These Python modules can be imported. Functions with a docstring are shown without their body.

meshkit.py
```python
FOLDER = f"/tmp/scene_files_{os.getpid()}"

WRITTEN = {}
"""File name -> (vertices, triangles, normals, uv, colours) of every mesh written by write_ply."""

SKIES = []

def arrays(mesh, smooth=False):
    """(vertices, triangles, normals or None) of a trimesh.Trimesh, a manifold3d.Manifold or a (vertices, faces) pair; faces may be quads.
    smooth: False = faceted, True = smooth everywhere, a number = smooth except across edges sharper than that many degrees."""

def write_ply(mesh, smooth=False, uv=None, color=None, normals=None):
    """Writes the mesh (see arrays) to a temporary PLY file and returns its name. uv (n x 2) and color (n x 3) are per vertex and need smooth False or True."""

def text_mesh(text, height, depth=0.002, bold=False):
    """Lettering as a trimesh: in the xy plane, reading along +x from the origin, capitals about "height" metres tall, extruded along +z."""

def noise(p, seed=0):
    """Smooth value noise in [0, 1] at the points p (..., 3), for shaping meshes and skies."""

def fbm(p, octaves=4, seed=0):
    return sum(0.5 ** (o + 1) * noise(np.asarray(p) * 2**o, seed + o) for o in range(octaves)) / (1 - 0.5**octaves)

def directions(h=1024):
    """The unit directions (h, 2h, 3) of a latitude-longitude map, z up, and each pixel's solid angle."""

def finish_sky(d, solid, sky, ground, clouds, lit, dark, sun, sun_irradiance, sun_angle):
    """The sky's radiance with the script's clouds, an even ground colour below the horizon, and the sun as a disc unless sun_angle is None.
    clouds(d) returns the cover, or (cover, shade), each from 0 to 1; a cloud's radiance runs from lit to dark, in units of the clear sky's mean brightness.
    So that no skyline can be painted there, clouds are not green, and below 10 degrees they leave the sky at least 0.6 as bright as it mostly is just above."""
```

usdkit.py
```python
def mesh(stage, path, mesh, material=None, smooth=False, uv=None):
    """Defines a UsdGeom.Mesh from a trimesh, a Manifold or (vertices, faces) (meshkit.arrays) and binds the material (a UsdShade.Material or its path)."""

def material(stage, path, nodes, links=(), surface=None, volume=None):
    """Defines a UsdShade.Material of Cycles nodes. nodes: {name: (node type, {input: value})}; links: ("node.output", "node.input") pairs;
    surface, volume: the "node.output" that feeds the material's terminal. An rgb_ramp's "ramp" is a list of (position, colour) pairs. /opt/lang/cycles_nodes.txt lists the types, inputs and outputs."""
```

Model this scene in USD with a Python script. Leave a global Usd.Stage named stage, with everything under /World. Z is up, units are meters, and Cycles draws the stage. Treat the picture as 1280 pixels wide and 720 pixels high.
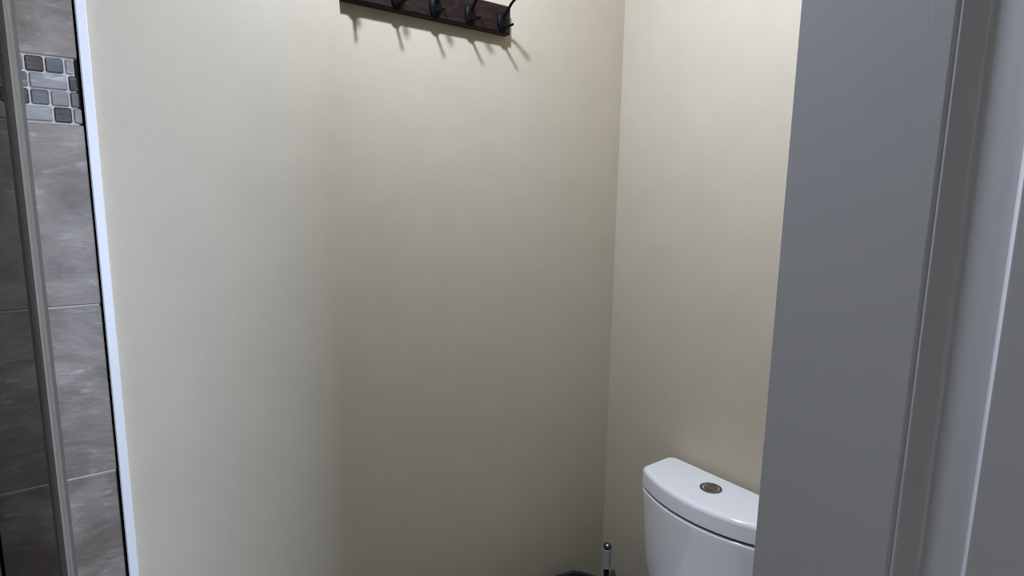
import math, random
import numpy as np, trimesh, usdkit, meshkit
import manifold3d as m3
import shapely.geometry as sg
from pxr import Usd, UsdGeom, UsdLux, UsdShade, Gf, Sdf

random.seed(7)
rng = np.random.default_rng(7)
stage = Usd.Stage.CreateInMemory()
UsdGeom.SetStageUpAxis(stage, UsdGeom.Tokens.z)
UsdGeom.SetStageMetersPerUnit(stage, 1.0)
UsdGeom.Xform.Define(stage, '/World')
UsdGeom.Scope.Define(stage, '/World/Looks')

# ------------------------------------------------------------------ camera
# origin = foot of the corner behind the toilet; +x to the right along the hook-rail wall, +y into that wall, z up
YAW, PITCH, ROLL, FPX = math.radians(36.648), math.radians(8.948), math.radians(-0.8415), 727.43
CAM = np.array([-1.2781, -1.2078, 1.5])
EXPOSURE = 0.0
fw = np.array([math.sin(YAW) * math.cos(PITCH), math.cos(YAW) * math.cos(PITCH), -math.sin(PITCH)])
r0 = np.array([math.cos(YAW), -math.sin(YAW), 0.0])
d0 = np.cross(fw, r0)
right = r0 * math.cos(ROLL) + d0 * math.sin(ROLL)
down = -r0 * math.sin(ROLL) + d0 * math.cos(ROLL)
cam = UsdGeom.Camera.Define(stage, '/World/camera')
cam.AddTransformOp().Set(Gf.Matrix4d(*right, 0, *(-down), 0, *(-fw), 0, *CAM, 1))
cam.CreateHorizontalApertureAttr(36.0)
cam.CreateVerticalApertureAttr(20.25)
cam.CreateFocalLengthAttr(36.0 * FPX / 1280)
cam.CreateClippingRangeAttr(Gf.Vec2f(0.02, 100))
cam.CreateExposureAttr(EXPOSURE)

# ------------------------------------------------------------------ lights
LAMP = (-0.855, -0.50, 2.42)             # mouth of the ceiling spotlight, tilted towards the toilet wall
LAMP_DIR = np.array([0.55, -0.05, -0.83]); LAMP_DIR /= np.linalg.norm(LAMP_DIR)
LAMP_W, LAMP_COL, LAMP_R = 68.0, (0.86, 0.955, 1.165), 0.042
DAY_W, DAY_COL = 70.0, (0.76, 0.91, 1.22)
WIN = (-0.78, -0.36, 0.55, 1.75)         # window of the hall behind the doorway: x0, x1, z0, z1

lz = -LAMP_DIR; lx = np.cross([0, 1, 0], lz); lx /= np.linalg.norm(lx); ly = np.cross(lz, lx)


def lamp_frame(d):
    """The spotlight's frame, moved by d along its beam."""
    o = np.array(LAMP) + d * LAMP_DIR
    return Gf.Matrix4d(*lx, 0, *ly, 0, *lz, 0, *o, 1)


lamp = UsdLux.DiskLight.Define(stage, '/World/spot_light')
lamp.CreateRadiusAttr(LAMP_R); lamp.CreateColorAttr(Gf.Vec3f(*LAMP_COL))
lamp.CreateIntensityAttr(LAMP_W / (4 * math.pi * LAMP_R ** 2) / math.pi)
lamp.AddTransformOp().Set(lamp_frame(0.0))
ww, wh = WIN[1] - WIN[0] - 0.08, WIN[3] - WIN[2] - 0.08
day = UsdLux.RectLight.Define(stage, '/World/hall_daylight')         # daylight in the hall window behind the doorway
day.CreateWidthAttr(ww); day.CreateHeightAttr(wh); day.CreateColorAttr(Gf.Vec3f(*DAY_COL))
day.CreateIntensityAttr(DAY_W / (ww * wh) / math.pi)
day.AddTransformOp().Set(Gf.Matrix4d(1, 0, 0, 0, 0, 0, 1, 0, 0, -1, 0, 0, (WIN[0] + WIN[1]) / 2, -3.06, (WIN[2] + WIN[3]) / 2, 1))

# ------------------------------------------------------------------ materials
LK = '/World/Looks/'


def plain(name, col, rough=0.5, **kw):
    return usdkit.material(stage, LK + name, {'p': ('principled_bsdf', {'base_color': col, 'roughness': rough, **kw})}, surface='p.BSDF')


def noisy(name, c1, c2, scale, rough=0.5, detail=4.0, stretch=(1, 1, 1), bump=None, bscale=None, bdetail=2.0, lo=0.3, hi=0.7, **kw):
    nodes = {'g': ('geometry', {}), 'm': ('mapping', {'scale': stretch}),
             'n': ('noise_texture', {'scale': scale, 'detail': detail, 'roughness': 0.6}),
             'r': ('rgb_ramp', {'ramp': [(lo, c1), (hi, c2)]}),
             'p': ('principled_bsdf', {'roughness': rough, **kw})}
    links = [('g.position', 'm.vector'), ('m.vector', 'n.vector'), ('n.fac', 'r.fac'), ('r.color', 'p.base_color')]
    if bump:
        nodes['n2'] = ('noise_texture', {'scale': bscale or scale, 'detail': bdetail})
        nodes['b'] = ('bump', {'strength': 1.0, 'distance': bump})
        links += [('m.vector', 'n2.vector'), ('n2.fac', 'b.height'), ('b.normal', 'p.normal')]
    return usdkit.material(stage, LK + name, nodes, links, surface='p.BSDF')


M = {}
M['wall'] = noisy('beige_wall_paint', (0.500, 0.440, 0.334), (0.528, 0.466, 0.356), 9.0, 0.55, bump=0.0002, bscale=420.0)
M['ceil'] = noisy('ceiling_paint', (0.54, 0.54, 0.53), (0.58, 0.58, 0.57), 6.0, 0.8)
M['gloss'] = noisy('white_gloss_paint', (0.79, 0.793, 0.81), (0.81, 0.813, 0.83), 5.0, 0.42, bump=0.00006, bscale=420.0, stretch=(1, 1, 0.15))
M['strip'] = plain('white_plastic', (0.76, 0.76, 0.76), 0.35)
M['ceramic'] = plain('white_glazed_ceramic', (0.88, 0.88, 0.89), 0.12, coat_weight=0.4)
M['chrome'] = plain('brushed_chrome', (0.27, 0.26, 0.23), 0.18, metallic=1.0)
M['shine'] = plain('polished_chrome', (0.75, 0.75, 0.75), 0.08, metallic=1.0)
M['alu'] = noisy('aluminium', (0.20, 0.185, 0.155), (0.25, 0.232, 0.195), 30, 0.58, stretch=(8, 8, 0.3), metallic=0.2, specular_ior_level=0.3)
M['black'] = plain('black_iron', (0.004, 0.004, 0.005), 0.45, specular_ior_level=0.08)
M['rubber'] = plain('black_plastic', (0.012, 0.012, 0.013), 0.4)
M['bag'] = plain('black_bin_bag', (0.022, 0.023, 0.027), 0.26)
M['handle'] = plain('grey_plastic', (0.42, 0.41, 0.44), 0.35)
M['cap'] = plain('dark_steel', (0.25, 0.25, 0.27), 0.22, metallic=1.0)
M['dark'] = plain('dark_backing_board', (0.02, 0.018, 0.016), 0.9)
M['grout'] = noisy('pale_grout', (0.44, 0.42, 0.39), (0.55, 0.53, 0.49), 60, 0.85)
M['seal'] = plain('grey_sealant', (0.13, 0.118, 0.105), 0.45)
M['floor'] = noisy('grey_vinyl', (0.07, 0.065, 0.06), (0.11, 0.105, 0.095), 12, 0.5)
M['hall'] = noisy('hall_paint', (0.14, 0.14, 0.15), (0.16, 0.16, 0.17), 5, 0.7)

# brown-grey stone-look tile: cloudy ground, short pale horizontal flecks
def stone(name, dark, mid, light, fleck, off):
    return usdkit.material(stage, LK + name, {
        'g': ('geometry', {}),
        'm': ('mapping', {'scale': (0.8, 1, 1.5), 'location': (off, off * 0.7, off * 1.3)}),
        'm2': ('mapping', {'scale': (0.55, 1, 1.7), 'location': (off, 0, off)}),
        'n': ('noise_texture', {'scale': 11.0, 'detail': 7.0, 'roughness': 0.62, 'distortion': 0.5}),
        'n2': ('noise_texture', {'scale': 62.0, 'detail': 4.0, 'roughness': 0.55, 'distortion': 0.3}),
        'r': ('rgb_ramp', {'ramp': [(0.36, dark), (0.5, mid), (0.66, light)]}),
        'r2': ('rgb_ramp', {'ramp': [(0.57, (0, 0, 0)), (0.74, (1, 1, 1))]}),
        'r3': ('rgb_ramp', {'ramp': [(0.40, (0, 0, 0)), (0.62, (1, 1, 1))]}),
        'mu': ('math', {'math_type': 'multiply'}),
        'mx': ('mix_color', {'b': fleck}),
        'b': ('bump', {'strength': 0.6, 'distance': 0.0012}),
        'p': ('principled_bsdf', {'roughness': 0.42})},
        [('g.position', 'm.vector'), ('g.position', 'm2.vector'), ('m.vector', 'n.vector'), ('m2.vector', 'n2.vector'),
         ('n.fac', 'r.fac'), ('n2.fac', 'r2.fac'), ('n.fac', 'r3.fac'), ('r2.color', 'mu.value1'), ('r3.color', 'mu.value2'),
         ('mu.value', 'mx.fac'), ('r.color', 'mx.a'), ('mx.result', 'p.base_color'),
         ('n2.fac', 'b.height'), ('b.normal', 'p.normal')], surface='p.BSDF')


TILE = [stone('stone_tile_%d' % i, (0.130 + d, 0.102 + d, 0.079 + d), (0.196 + d, 0.160 + d, 0.128 + d), (0.270 + d, 0.228 + d, 0.190 + d), (0.38, 0.345, 0.305), 3.1 * i)
        for i, d in enumerate((0.0, 0.010, -0.010))]
MOS = {'brown': stone('mosaic_brown', (0.030, 0.021, 0.015), (0.055, 0.038, 0.028), (0.09, 0.066, 0.05), (0.25, 0.21, 0.19), 1.0),
       'slate': stone('mosaic_slate', (0.070, 0.069, 0.068), (0.105, 0.102, 0.098), (0.145, 0.138, 0.132), (0.4, 0.4, 0.41), 2.0),
       'grey': stone('mosaic_grey', (0.14, 0.13, 0.12), (0.185, 0.172, 0.16), (0.23, 0.215, 0.20), (0.6, 0.58, 0.57), 3.0),
       'pale': stone('mosaic_pale', (0.20, 0.185, 0.175), (0.25, 0.235, 0.22), (0.30, 0.285, 0.265), (0.7, 0.68, 0.68), 4.0)}
# dark stained wood with long cathedral grain
M['wood'] = usdkit.material(stage, LK + 'dark_stained_wood', {
    'g': ('geometry', {}), 'm': ('mapping', {'scale': (1.0, 4.0, 4.0)}), 'm2': ('mapping', {'scale': (6, 90, 90)}),
    'n': ('noise_texture', {'scale': 7.0, 'detail': 2.0, 'distortion': 0.6}),
    'k': ('math', {'math_type': 'multiply', 'value2': 9.0}), 'f': ('math', {'math_type': 'pingpong', 'value2': 0.5}),
    'n2': ('noise_texture', {'scale': 4.0, 'detail': 3.0}), 'ad': ('math', {'math_type': 'multiply_add', 'value2': 0.5}),
    'r': ('rgb_ramp', {'ramp': [(0.25, (0.007, 0.0027, 0.0023)), (0.55, (0.014, 0.005, 0.004)), (0.9, (0.036, 0.013, 0.0095))]}),
    'p': ('principled_bsdf', {'roughness': 0.5, 'specular_ior_level': 0.3})},
    [('g.position', 'm.vector'), ('g.position', 'm2.vector'), ('m.vector', 'n.vector'), ('m2.vector', 'n2.vector'), ('n.fac', 'k.value1'),
     ('k.value', 'f.value1'), ('n2.fac', 'ad.value1'), ('f.value', 'ad.value3'), ('ad.value', 'r.fac'), ('r.color', 'p.base_color')], surface='p.BSDF')
GLASS_TINT = (0.60, 0.61, 0.58)
M['glass'] = usdkit.material(stage, LK + 'shower_glass', {
    't': ('transparent_bsdf', {'color': GLASS_TINT}), 's': ('glossy_bsdf', {'color': (0.34, 0.32, 0.29), 'roughness': 0.0, 'distribution': 'ggx'}),
    'f': ('fresnel', {'IOR': 1.45}), 'x': ('mix_closure', {})},
    [('f.fac', 'x.fac'), ('t.BSDF', 'x.closure1'), ('s.BSDF', 'x.closure2')], surface='x.closure')

# ------------------------------------------------------------------ helpers
used = {}


def numbered(path):
    n = used.get(path, 0); used[path] = n + 1
    return path if n == 0 else '%s_%03d' % (path, n)


def keys(p, label=None, cat=None, group=None, kind=None):
    for k, v in (('label', label), ('category', cat), ('group', group), ('kind', kind)):
        if v: p.SetCustomDataByKey(k, v)
    return p


def thing(name, loc=(0, 0, 0), **kw):
    x = UsdGeom.Xform.Define(stage, numbered('/World/' + name))
    x.AddTranslateOp().Set(Gf.Vec3d(*loc))
    return keys(x.GetPrim(), **kw)


def obj(name, mesh, mat, parent=None, smooth=30, loc=None, **kw):
    base = '/World' if parent is None else str(parent.GetPath())
    if loc is not None:
        v, f, _ = meshkit.arrays(mesh); mesh = trimesh.Trimesh(v - np.asarray(loc), f, process=False)
    m = usdkit.mesh(stage, numbered(base + '/' + name), mesh, M[mat] if isinstance(mat, str) else mat, smooth=smooth)
    return keys(m.GetPrim(), **kw)


def box(x0, x1, y0, y1, z0, z1, c=0.0):
    """Box with chamfered edges."""
    lo, hi = np.array([x0, y0, z0]), np.array([x1, y1, z1])
    if c <= 0:
        b = trimesh.creation.box(hi - lo); b.apply_translation((lo + hi) / 2); return b
    pts = []
    for s in np.ndindex(2, 2, 2):
        p = np.where(np.array(s) == 1, hi, lo); q = np.where(np.array(s) == 1, -c, c)
        for k in range(3):
            o = q.copy(); o[k] = 0; pts.append(p + o)
    return m3.Manifold.hull_points(np.array(pts))


def cat(*ms):
    out = []
    for m in ms:
        v, f, _ = meshkit.arrays(m); out.append(trimesh.Trimesh(v, f, process=False))
    return trimesh.util.concatenate(out)


def lathe(profile, n=48, center=(0, 0, 0)):
    m = trimesh.creation.revolve(np.array(profile, float), sections=n); m.apply_translation(center); return m


def tube(path, radii, n=12, closed=True):
    p = np.asarray(path, float); r = np.broadcast_to(radii, len(p))
    t = np.gradient(p, axis=0); t /= np.linalg.norm(t, axis=1, keepdims=True)
    a = np.cross(t[0], [1, 0, 0]); a = a if np.linalg.norm(a) > 0.1 else np.cross(t[0], [0, 1, 0]); rings = []
    for i in range(len(p)):
        a = a - t[i] * (a @ t[i]); a /= np.linalg.norm(a); b = np.cross(t[i], a)
        th = np.arange(n) / n * 2 * np.pi
        rings.append(p[i] + r[i] * (np.cos(th)[:, None] * a + np.sin(th)[:, None] * b))
    return loft(rings)


def loft(rings):
    rings = [np.asarray(r, float) for r in rings]; n, k = len(rings[0]), len(rings)
    v = np.vstack(rings + [rings[0].mean(0)[None], rings[-1].mean(0)[None]]); f = []
    for i in range(k - 1):
        for j in range(n):
            a, b = i * n + j, i * n + (j + 1) % n
            f += [[a, b, b + n], [a, b + n, a + n]]
    for j in range(n):
        f += [[(j + 1) % n, j, n * k], [(k - 1) * n + j, (k - 1) * n + (j + 1) % n, n * k + 1]]
    m = trimesh.Trimesh(v, np.array(f), process=False)
    if m.volume < 0: m.invert()
    return m


def radial(poly, n, c):
    """n points on the outline of poly along evenly spread outline positions, started on the +x ray, so that rings match."""
    ext = poly.exterior; pts = []
    for th in np.arange(n) / n * 2 * np.pi:
        ray = sg.LineString([c, (c[0] + 5 * math.cos(th), c[1] + 5 * math.sin(th))])
        q = ray.intersection(ext); q = q if q.geom_type == 'Point' else list(q.geoms)[-1]
        pts.append((q.x, q.y))
    return np.array(pts)


def ring(poly, z, n, c):
    p = radial(poly, n, c); return np.column_stack([p, np.full(n, z)])


def spline(pts, n=24):
    from scipy.interpolate import CubicSpline
    pts = np.asarray(pts, float); s = np.r_[0, np.cumsum(np.linalg.norm(np.diff(pts, axis=0), axis=1))]
    return CubicSpline(s, pts)(np.linspace(0, s[-1], n))


# ------------------------------------------------------------------ the room
CEIL, LEFT, NEAR = 2.48, -2.15, -1.70
obj('floor', box(-2.45, 0.12, -3.1, 0.12, -0.1, 0.0), 'floor', kind='structure')
obj('ceiling', box(-2.45, 0.12, -3.1, 0.12, CEIL, CEIL + 0.1), 'ceil', kind='structure')

wb = thing('wall_back', kind='structure')
obj('plaster', box(-1.2525, 0.12, 0.0, 0.12, 0, CEIL), 'wall', wb)
obj('backing_board', box(LEFT - 0.12, -1.2525, 0.010, 0.12, 0, CEIL), 'dark', wb)
obj('grout_bed', cat(box(LEFT, -1.2605, -0.0066, 0.010, 0.0, 1.6035), box(LEFT, -1.2640, -0.0062, 0.010, 1.6035, 1.7065),
                     box(LEFT, -1.2605, -0.0066, 0.010, 1.7065, CEIL)), 'grout', wb)
# stone tiles, 300 mm courses; a joint every 450 mm with a cut tile at the trim
rows = [(0.0, 0.1065), (0.1095, 0.4065), (0.4095, 0.7065), (0.7095, 1.0065), (1.0095, 1.3065), (1.3095, 1.6035), (1.7065, 2.0035), (2.0065, 2.3035), (2.3065, CEIL)]
edge = [-1.2590, -1.2590, -1.2600, -1.2605, -1.2590, -1.2585, -1.2588, -1.2590, -1.2590]
k = 0
for (z0, z1), xr in zip(rows, edge):
    xs = [xr, -1.555, -2.005, LEFT]
    for a, b in zip(xs, xs[1:]):
        jit = rng.uniform(-0.0004, 0.0004)
        obj('tile', box(b + 0.0015, a - (0.0 if a == xr else 0.0015), -0.0085 + jit, -0.003, z0, z1, 0.0016), TILE[k % 3], wb); k += 1
# mosaic border between two courses: rows from the top, first the pieces the photo shows, then on to the left
shown = [[('grey', 1), ('slate', 1), ('brown', 1), ('grey', 1)], [('brown', .52), ('pale', 2), ('slate', 1)],
         [('slate', .52), ('pale', 1), ('slate', 1), ('brown', 1)], [('pale', .52), ('brown', 1), ('pale', 2), ('slate', 1)]]
shown[0][0] = ('pale', .52)
kinds = ['grey', 'slate', 'brown', 'pale']
for r, first in enumerate(shown):
    z1 = 1.7045 - 0.0250 * r; z0 = z1 - 0.0232
    x = -1.2615 - (0.0 if r else 0.003) + (0.002 if r == 3 else 0)
    seq = list(first)
    while True:
        kd, n = seq.pop(0) if seq else (kinds[rng.integers(4)], 2 if rng.random() < 0.2 else 1)
        w = 0.0245 * n - 0.0018
        x0 = max(x - w, LEFT + 0.002)
        obj('mosaic_tile', box(x0, x, -0.0085 + rng.uniform(-0.0006, 0.0008), -0.004, z0 + rng.uniform(-.0004, .0004), z1, 0.0022), MOS[kd], wb)
        x = x0 - 0.0020
        if x < LEFT + 0.012: break
obj('wall_right', box(0.0, 0.12, -3.1, 0.0, 0, CEIL), 'wall', kind='structure')
wl = thing('wall_left', kind='structure')
obj('plaster', box(LEFT - 0.12, LEFT, NEAR, 0.010, 0, CEIL), 'wall', wl)
obj('grout_bed', box(LEFT, LEFT + 0.0035, -0.80, -0.009, 0, CEIL), 'grout', wl)
for (z0, z1) in rows[:6] + [(1.6065, 1.7035)] + rows[6:]:
    for a, b in ((-0.80, -0.457), (-0.454, -0.010)):
        obj('tile', box(LEFT + 0.003, LEFT + 0.0085, a, b, z0, z1, 0.0016), TILE[k % 3], wl); k += 1
OX0, OX1, OZ = -1.545, -0.780, 2.01
obj('wall_front', cat(box(LEFT - 0.12, OX0, NEAR - 0.1, NEAR, 0, CEIL), box(OX1, 0.0, NEAR - 0.1, NEAR, 0, CEIL), box(OX0, OX1, NEAR - 0.1, NEAR, OZ, CEIL)), 'wall', kind='structure')
t = thing('trim_1', kind='structure')
for a, b, c, d in ((OX0 - 0.065, OX0, 0, OZ + 0.065), (OX1, OX1 + 0.065, 0, OZ + 0.065), (OX0, OX1, OZ, OZ + 0.065)):
    obj('architrave', box(a, b, NEAR + 0.0005, NEAR + 0.016, c, d, 0.004), 'gloss', t)
# hall beyond the doorway with the window that lets the daylight in
obj('wall_hall_left', box(-2.57, -2.45, -3.2, NEAR - 0.1, 0, CEIL), 'hall', kind='structure')
A, B, C, D = WIN
obj('wall_hall_back', cat(box(-2.45, A, -3.2, -3.1, 0, CEIL), box(B, 0.0, -3.2, -3.1, 0, CEIL), box(A, B, -3.2, -3.1, 0, C), box(A, B, -3.2, -3.1, D, CEIL)), 'hall', kind='structure')
w1 = thing('window_1', kind='structure')
obj('window_frame', cat(box(A, A + .04, -3.16, -3.08, C, D), box(B - .04, B, -3.16, -3.08, C, D), box(A + .04, B - .04, -3.16, -3.08, C, C + .04), box(A + .04, B - .04, -3.16, -3.08, D - .04, D)), 'strip', w1)
obj('pane', box(A + .04, B - .04, -3.13, -3.12, C + .04, D - .04), 'glass', w1)

# white upright trim between tiles and painted wall
obj('trim_2', box(-1.2555, -1.2405, -0.0105, 0.0, 0.0, CEIL, 0.0018), 'strip', kind='structure')
obj('baseboard_back', box(-1.2400, -0.0, -0.013, -0.0003, 0.0, 0.095, 0.003), 'gloss', kind='structure')
obj('baseboard_right', box(-0.013, -0.0003, NEAR, -0.0135, 0.0, 0.095, 0.003), 'gloss', kind='structure')

# ------------------------------------------------------------------ open panel door
DX, DY1, DY0, DT, DH = -0.778, -0.935, -1.693, 0.036, 1.985
door = thing('door_1', kind='structure')
py = [(DY1 - 0.110 - 0.214, DY1 - 0.110), (DY0 + 0.110, DY0 + 0.110 + 0.214)]
pz = [(0.235, 0.820), (1.030, 1.870)]
slab = m3.Manifold.cube((DT, DY1 - DY0, DH)).translate((DX, DY0, 0.006))
slab = m3.Manifold.hull_points(np.array([(x + s * (0.0015 if e else 0), y, z) for x, s in ((DX, 1), (DX + DT, -1)) for y, e in ((DY0, 0), (DY1, 0)) for z in (0.006, DH)] ))
for a, b in py:
    for c, d in pz:
        slab = slab - m3.Manifold.cube((0.2, b - a, d - c)).translate((DX - 0.08, a, c))
obj('door_slab', slab, 'gloss', door, smooth=False)
# moulded panel: (inset from the stile, depth below the door face)
PROF = [(0, 0), (0.0014, 0.0008), (0.0026, 0.0013), (0.0036, 0.0008), (0.0050, 0.0008), (0.0062, 0.0012), (0.0095, 0.0021), (0.0130, 0.0033), (0.0165, 0.0044), (0.0195, 0.0049),
        (0.0215, 0.0048), (0.026, 0.0042), (0.033, 0.0033), (0.040, 0.0024), (0.0474, 0.0015), (0.0482, 0.0010), (0.0510, -0.0026), (0.0520, -0.0029)]







def panel(a, b, c, d):
    def side(sgn, x):
        rings = []
        for o, dp in PROF:
            rings.append([(x + sgn * dp, a + o, c + o), (x + sgn * dp, b - o, c + o), (x + sgn * dp, b - o, d - o), (x + sgn * dp, a + o, d - o)])
        return rings
    R1, R2 = side(1, DX), side(-1, DX + DT)
    rs = R1[::-1] + R2
    v = np.array(rs).reshape(-1, 3); f = []
    for i in range(len(rs) - 1):
        for j in range(4):
            p, q = 4 * i + j, 4 * i + (j + 1) % 4
            f += [[p, q, q + 4], [p, q + 4, p + 4]]
    L = 4 * (len(rs) - 1)
    f += [[0, 2, 1], [0, 3, 2], [L, L + 1, L + 2], [L, L + 2, L + 3]]
    m = trimesh.Trimesh(v, np.array(f), process=False)
    if m.volume < 0: m.invert()
    return m


for a, b in py:
    for c, d in pz:
        obj('moulded_panel', panel(a, b, c, d), 'gloss', door, smooth=28)
for z in (0.25, 1.0, 1.75):
    obj('hinge', cat(box(DX + 0.004, DX + 0.032, DY0 - 0.002, DY0 + 0.0, z, z + 0.075), lathe([(0, 0), (0.006, 0), (0.006, 0.08), (0, 0.08)], 16, (DX - 0.004, DY0 - 0.001, z - 0.0025))), 'shine', door)

# ------------------------------------------------------------------ downlight
dl = thing('spotlight', (LAMP[0], LAMP[1], CEIL), label='small white ceiling spotlight tilted towards the toilet wall', cat='ceiling light')
obj('base', lathe([(0, -0.010), (0.030, -0.010), (0.034, -0.006), (0.035, 0.0), (0, 0.0)], 48), 'strip', dl)
hd = lathe([(0, 0.058), (0.028, 0.058), (0.040, 0.050), (0.0465, 0.030), (0.0475, -0.001), (0.0450, -0.001), (0.0435, 0.004), (0, 0.004)], 48)
tm = np.array(lamp_frame(0.0)).T.copy(); tm[:3, 3] -= (LAMP[0], LAMP[1], CEIL)
hd.apply_transform(tm); obj('lamp_head', hd, 'strip', dl)

# ------------------------------------------------------------------ shower screen
PX = -1.3376                                   # glass plane meets the tiled wall here
ss = thing('shower_screen', (PX, -0.009, 0.0), label='glass shower screen with grey aluminium wall profile on brown tiles', cat='shower screen')
z0, z1 = 0.105, 2.02
prof = [(-0.0125, 0), (-0.0125, -0.0255), (-0.0105, -0.028), (-0.0098, -0.028), (-0.0098, -0.0255), (-0.0036, -0.0255), (-0.0036, -0.0280), (-0.0006, -0.028), (0.0004, -0.0265), (0.0004, -0.020), (0.0016, -0.0188), (0.0016, -0.014), (0.0032, -0.0125), (0.0042, -0.011), (0.0042, 0)]
pf = trimesh.creation.extrude_polygon(sg.Polygon(prof), z1 - z0, engine='earcut'); pf.apply_translation((0, 0, z0))
obj('wall_profile', pf, 'alu', ss, smooth=False)
obj('seal_bead', trimesh.Trimesh(*(lambda m: (np.array(m.vertices) + (0, 0, z0), m.faces))(trimesh.creation.extrude_polygon(sg.Polygon([(0.0042, 0), (0.0042, -0.006), (0.0062, -0.0030), (0.0085, 0)]), z1 - z0, engine='earcut'))), 'seal', ss, label='grey sealant bead')
obj('glass_panel', box(-0.0098, -0.0038, -0.800, -0.0285, z0 + 0.01, z1), 'glass', ss, smooth=False)
obj('gasket', box(-0.0122, -0.0100, -0.0310, -0.0282, z0 + 0.01, z1), 'rubber', ss)
tr = thing('shower_tray', ((LEFT + PX) / 2, -0.41, 0.0), label='white low shower tray on the floor under the glass screen', cat='shower tray')
obj('tray', (m3.Manifold.cube((PX - LEFT - 0.0, 0.79, 0.1)) - m3.Manifold.cube((PX - LEFT - 0.1, 0.69, 0.2)).translate((0.05, 0.05, 0.055))).translate((-(PX - LEFT) / 2 + 0.009, -0.395, 0.0)), 'strip', tr, smooth=False)

# ------------------------------------------------------------------ coat rail
RX0, RX1, RZ0, RZ1, RT = -0.822, -0.412, 1.8815, 1.9445, 0.024
rk = thing('coat_rail', ((RX0 + RX1) / 2, 0, (RZ0 + RZ1) / 2), label='dark stained wooden coat rail with five black hooks on beige wall', cat='coat rack')
cx, cz = (RX0 + RX1) / 2, (RZ0 + RZ1) / 2
ch = 0.0035
pl = m3.Manifold.hull_points(np.array([(x, y, z) for x, y, z in [(sx * (0.205 - (ch if y < -0.01 else 0)), y, sz * (0.0315 - (ch if y < -0.01 else 0))) for sx in (-1, 1) for sz in (-1, 1) for y in (-0.0002, -RT + ch, -RT) for _ in (0,) if not (y == -RT + ch)]] +
     [(sx * 0.205, -RT + ch, sz * 0.0315) for sx in (-1, 1) for sz in (-1, 1)]))
obj('backboard', pl, 'wood', rk, smooth=False)
for i in range(5):
    hx = (i - 2) * 0.090
    th = np.linspace(0, 2 * np.pi, 28, endpoint=False)
    zc = 1.904 - cz
    rings = [np.column_stack([hx + s * 0.0145 * np.cos(th), np.full(28, -RT - y), zc + s * 0.0240 * np.sin(th)]) for y, s in ((0.0, 1), (0.0022, 1), (0.0040, 0.92), (0.0060, 0.72), (0.0075, 0.4))]
    hk = obj('hook', loft(rings), 'black', rk, smooth=40)
    up = spline([(hx, -RT - 0.003, zc + 0.000), (hx, -0.034, zc + 0.0125), (hx, -0.046, zc + 0.0235), (hx, -0.060, zc + 0.034), (hx, -0.076, zc + 0.041), (hx, -0.090, zc + 0.046)])
    obj('upper_prong', tube(up, np.linspace(0.0036, 0.0028, len(up))), 'black', hk, smooth=40)
    s = trimesh.creation.icosphere(2, 0.0055); s.apply_translation(up[-1]); obj('ball_end', s, 'black', hk, smooth=True)
    lo = spline([(hx, -RT - 0.003, zc - 0.011), (hx, -0.037, zc - 0.0135), (hx, -0.050, zc - 0.0135), (hx, -0.0645, zc - 0.0125)], 16)
    obj('lower_prong', tube(lo, np.linspace(0.0032, 0.0024, len(lo))), 'black', hk, smooth=40)
    s = trimesh.creation.icosphere(2, 0.0032); s.apply_translation(lo[-1]); obj('ball_end', s, 'black', hk, smooth=True)
    for dz in (-0.016, 0.016):
        c = trimesh.creation.icosphere(1, 0.0026); c.apply_translation((hx + 0.001, -RT - 0.0036, zc + dz)); obj('screw', c, 'cap', hk, smooth=True)

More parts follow.
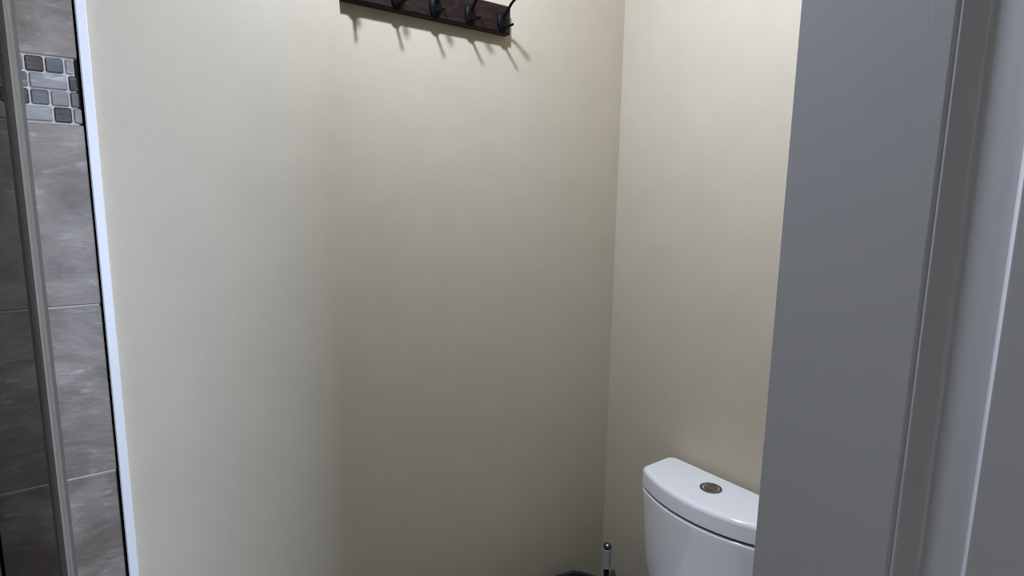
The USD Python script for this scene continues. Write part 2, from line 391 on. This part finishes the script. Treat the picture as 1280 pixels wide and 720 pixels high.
# ------------------------------------------------------------------ toilet (back on the right wall, faces -x)
YC = -0.4375
tl = thing('toilet', (-0.30, YC, 0), label='white close coupled toilet with dual flush button beside the open door', cat='toilet')
OX = 0.30                                     # children are in the toilet's own frame: x' = x + 0.30, y' = y - YC


def plan(hw, back, side_x, front, rb, rf):
    """Outline of the cistern from above: straight back, straight sides, bowed front."""
    n = 24; pts = [(OX + back, -hw), (OX + back, hw), (OX + side_x, hw)]
    R = (hw ** 2 + (side_x - front) ** 2) / (2 * (side_x - front))
    for y in np.linspace(hw, -hw, n)[1:-1]:
        pts.append((OX + front + R - math.sqrt(R * R - y * y), y))
    pts.append((OX + side_x, -hw))
    p = sg.Polygon(pts)
    q = p.buffer(-rf, join_style=1, quad_segs=12).buffer(rf, join_style=1, quad_segs=12)
    return q


NR = 160
c0 = (OX - 0.09, 0.0)
P = plan(0.1840, -0.010, -0.132, -0.184, 0.02, 0.026)
rr = []
for z, o in ((0.7545, 0.010), (0.7545, 0.0008), (0.7558, 0.0), (0.7885, 0.0002)):
    rr.append(ring(P.buffer(-o), z, NR, c0))
for a in np.linspace(0, 90, 9)[1:]:
    a = math.radians(a); rr.append(ring(P.buffer(-0.0002 - 0.0125 * (1 - math.cos(a))), 0.7885 + 0.0125 * math.sin(a), NR, c0))
rr.append(ring(P.buffer(-0.05), 0.8022, NR, c0))
obj('cistern_lid', loft(rr), 'ceramic', tl, smooth=35)
P2 = plan(0.1845, -0.010, -0.133, -0.185, 0.02, 0.026)
rr = []
zz = [(0.40, .030), (0.405, 0.026), (0.46, 0.0215), (0.54, 0.0125), (0.62, 0.0080), (0.68, 0.0048), (0.72, 0.0026), (0.740, 0.0014), (0.7446, 0.0018), (0.7470, 0.0040), (0.7472, 0.014)]
for z, o in zz:
    q = P2.buffer(-o); rr.append(ring(q, z, NR, c0) + (np.array([o * 0.9, 0, 0])))
obj('cistern', loft(rr), 'ceramic', tl, smooth=35)
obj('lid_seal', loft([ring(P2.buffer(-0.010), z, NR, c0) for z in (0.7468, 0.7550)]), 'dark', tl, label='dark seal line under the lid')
# dual flush button: collar and two half buttons
bx, by = OX - 0.0885, 0.0025
collar = lathe([(0.0195, -0.004), (0.0195, 0.0022), (0.0215, 0.0034), (0.0240, 0.0034), (0.0262, 0.0022), (0.0268, -0.001), (0.0268, -0.004), (0.0195, -0.004)], 56, (bx, by, 0.8018))
fb = obj('flush_button', collar, 'chrome', tl, smooth=40, label='round chrome dual flush button')
disc = m3.Manifold.cylinder(0.0055, 0.0172, 0.0172, 56).translate((0, 0, -0.004))
for s, w in ((1, 0.0014), (-1, 0.0014)):
    half = disc.trim_by_plane((0, 0, 0), 0) if False else disc ^ m3.Manifold.cube((0.1, 0.1, 0.1)).translate((-0.05, w if s > 0 else -0.1 - w, -0.05))
    half = half.rotate((0, 0, 84)).translate((bx, by, 0.8023))
    obj('half_button', half, 'chrome', fb, smooth=30)


def oval(cx_, hx_, hy_, z, n=64, p=2.3, back=1.0):
    th = np.arange(n) / n * 2 * np.pi; c, s = np.cos(th), np.sin(th)
    x = np.sign(c) * np.abs(c) ** (2 / p) * hx_; y = np.sign(s) * np.abs(s) ** (2 / p) * hy_
    return np.column_stack([OX + cx_ + x, y, np.full(n, z)])


obj('bowl', loft([oval(-0.30, 0.235, 0.105, 0.0), oval(-0.30, 0.235, 0.105, 0.02), oval(-0.29, 0.225, 0.095, 0.12), oval(-0.315, 0.255, 0.125, 0.24), oval(-0.345, 0.29, 0.165, 0.33), oval(-0.345, 0.305, 0.180, 0.385), oval(-0.345, 0.305, 0.180, 0.400), oval(-0.345, 0.297, 0.172, 0.405)]), 'ceramic', tl, smooth=40)
obj('seat', loft([oval(-0.43, 0.222, 0.180, 0.407), oval(-0.43, 0.228, 0.186, 0.411), oval(-0.43, 0.228, 0.186, 0.421), oval(-0.43, 0.222, 0.180, 0.425)]), 'strip', tl, smooth=40)
obj('seat_lid', loft([oval(-0.43, 0.220, 0.178, 0.426), oval(-0.43, 0.226, 0.184, 0.431), oval(-0.43, 0.222, 0.180, 0.442), oval(-0.43, 0.18, 0.14, 0.447)]), 'strip', tl, smooth=40)

# ------------------------------------------------------------------ bin with a black bag
BX, BY = -0.236, -0.146
bn = thing('waste_bin', (BX, BY, 0), label='dark waste bin with crumpled black liner in the corner by the toilet', cat='bin')


def bin_ring(r, z, n=96, wob=None):
    """Slightly squared round outline."""
    th = np.arange(n) / n * 2 * np.pi; c, s_ = np.cos(th), np.sin(th)
    k = r + (0 if wob is None else wob)
    return np.column_stack([1.06 * k * np.sign(c) * np.abs(c) ** (2 / 2.2), 1.06 * k * np.sign(s_) * np.abs(s_) ** (2 / 2.2), np.zeros(n) + z])


obj('bin_body', loft([bin_ring(0.080, 0.004), bin_ring(0.084, 0.008), bin_ring(0.100, 0.381), bin_ring(0.102, 0.384), bin_ring(0.102, 0.388), bin_ring(0.098, 0.388), bin_ring(0.082, 0.014)]), 'rubber', bn)
nb = 180; th = np.arange(nb) / nb * 2 * np.pi; rings = []
for i, (r, z, am) in enumerate([(0.106, 0.300, .006), (0.1065, 0.33, .005), (0.1065, 0.36, .004), (0.107, 0.378, .003), (0.1065, 0.388, .003), (0.101, 0.3965, .004), (0.094, 0.3945, .004), (0.090, 0.385, .005), (0.086, 0.34, .006), (0.078, 0.25, .008)]):
    p = np.column_stack([np.cos(th) * 3.2, np.sin(th) * 3.2, np.full(nb, z * 14)])
    q = np.column_stack([np.cos(th) * 9, np.sin(th) * 9, np.full(nb, z * 22)])
    dr = np.maximum(am * (meshkit.fbm(p, 3, 5) + 0.7 * meshkit.fbm(q, 2, 9) - 0.55) * 1.6, -0.002)
    dz = (0.002 * (meshkit.noise(np.column_stack([np.cos(th) * 2.1 + 5, np.sin(th) * 2.1, np.full(nb, 1.0)]), 3) - 0.5) + 0.006 * (meshkit.noise(q, 4) - 0.5)) * (1.0 if 3 <= i <= 6 else 0.3)
    if i == 0: dz = dz + 0.03 * (meshkit.noise(p * 1.4, 8) - 0.5)
    rings.append(bin_ring(r, z + dz, nb, dr))
v = np.vstack(rings); f = []
for i in range(len(rings) - 1):
    for j in range(nb):
        a, b = i * nb + j, i * nb + (j + 1) % nb; f += [[a, b, b + nb], [a, b + nb, a + nb]]
obj('bin_liner', trimesh.Trimesh(v, np.array(f), process=False), 'bag', bn, smooth=25, label='crumpled shiny black bin bag')

# ------------------------------------------------------------------ toilet brush in the corner
tb = thing('toilet_brush', (-0.062, -0.080, 0), label='grey handled toilet brush standing in the corner behind the bin', cat='toilet brush')
obj('holder', lathe([(0, 0), (0.046, 0), (0.048, 0.004), (0.043, 0.12), (0.040, 0.13), (0.036, 0.13), (0.039, 0.12), (0.042, 0.01), (0, 0.01)], 40), 'rubber', tb)
obj('shaft', lathe([(0, 0.03), (0.0085, 0.03), (0.0085, 0.381), (0, 0.381)], 20), 'rubber', tb)
obj('handle', lathe([(0, 0.380), (0.0110, 0.380), (0.0126, 0.382), (0.0126, 0.384), (0.0116, 0.386), (0.0128, 0.42), (0.0136, 0.438), (0.0142, 0.442), (0.0136, 0.4445), (0, 0.4445)], 28), 'handle', tb, label='grey plastic grip')
obj('end_cap', lathe([(0, 0.4440), (0.0120, 0.4440), (0.0132, 0.448), (0.0125, 0.454), (0.009, 0.459), (0.004, 0.4615), (0, 0.462)], 28), 'cap', tb, label='domed steel end cap')
bb = lathe([(0, 0.02), (0.024, 0.022), (0.030, 0.04), (0.030, 0.075), (0.022, 0.09), (0, 0.092)], 24)
obj('bristle_head', bb, 'strip', tb, kind='stuff')
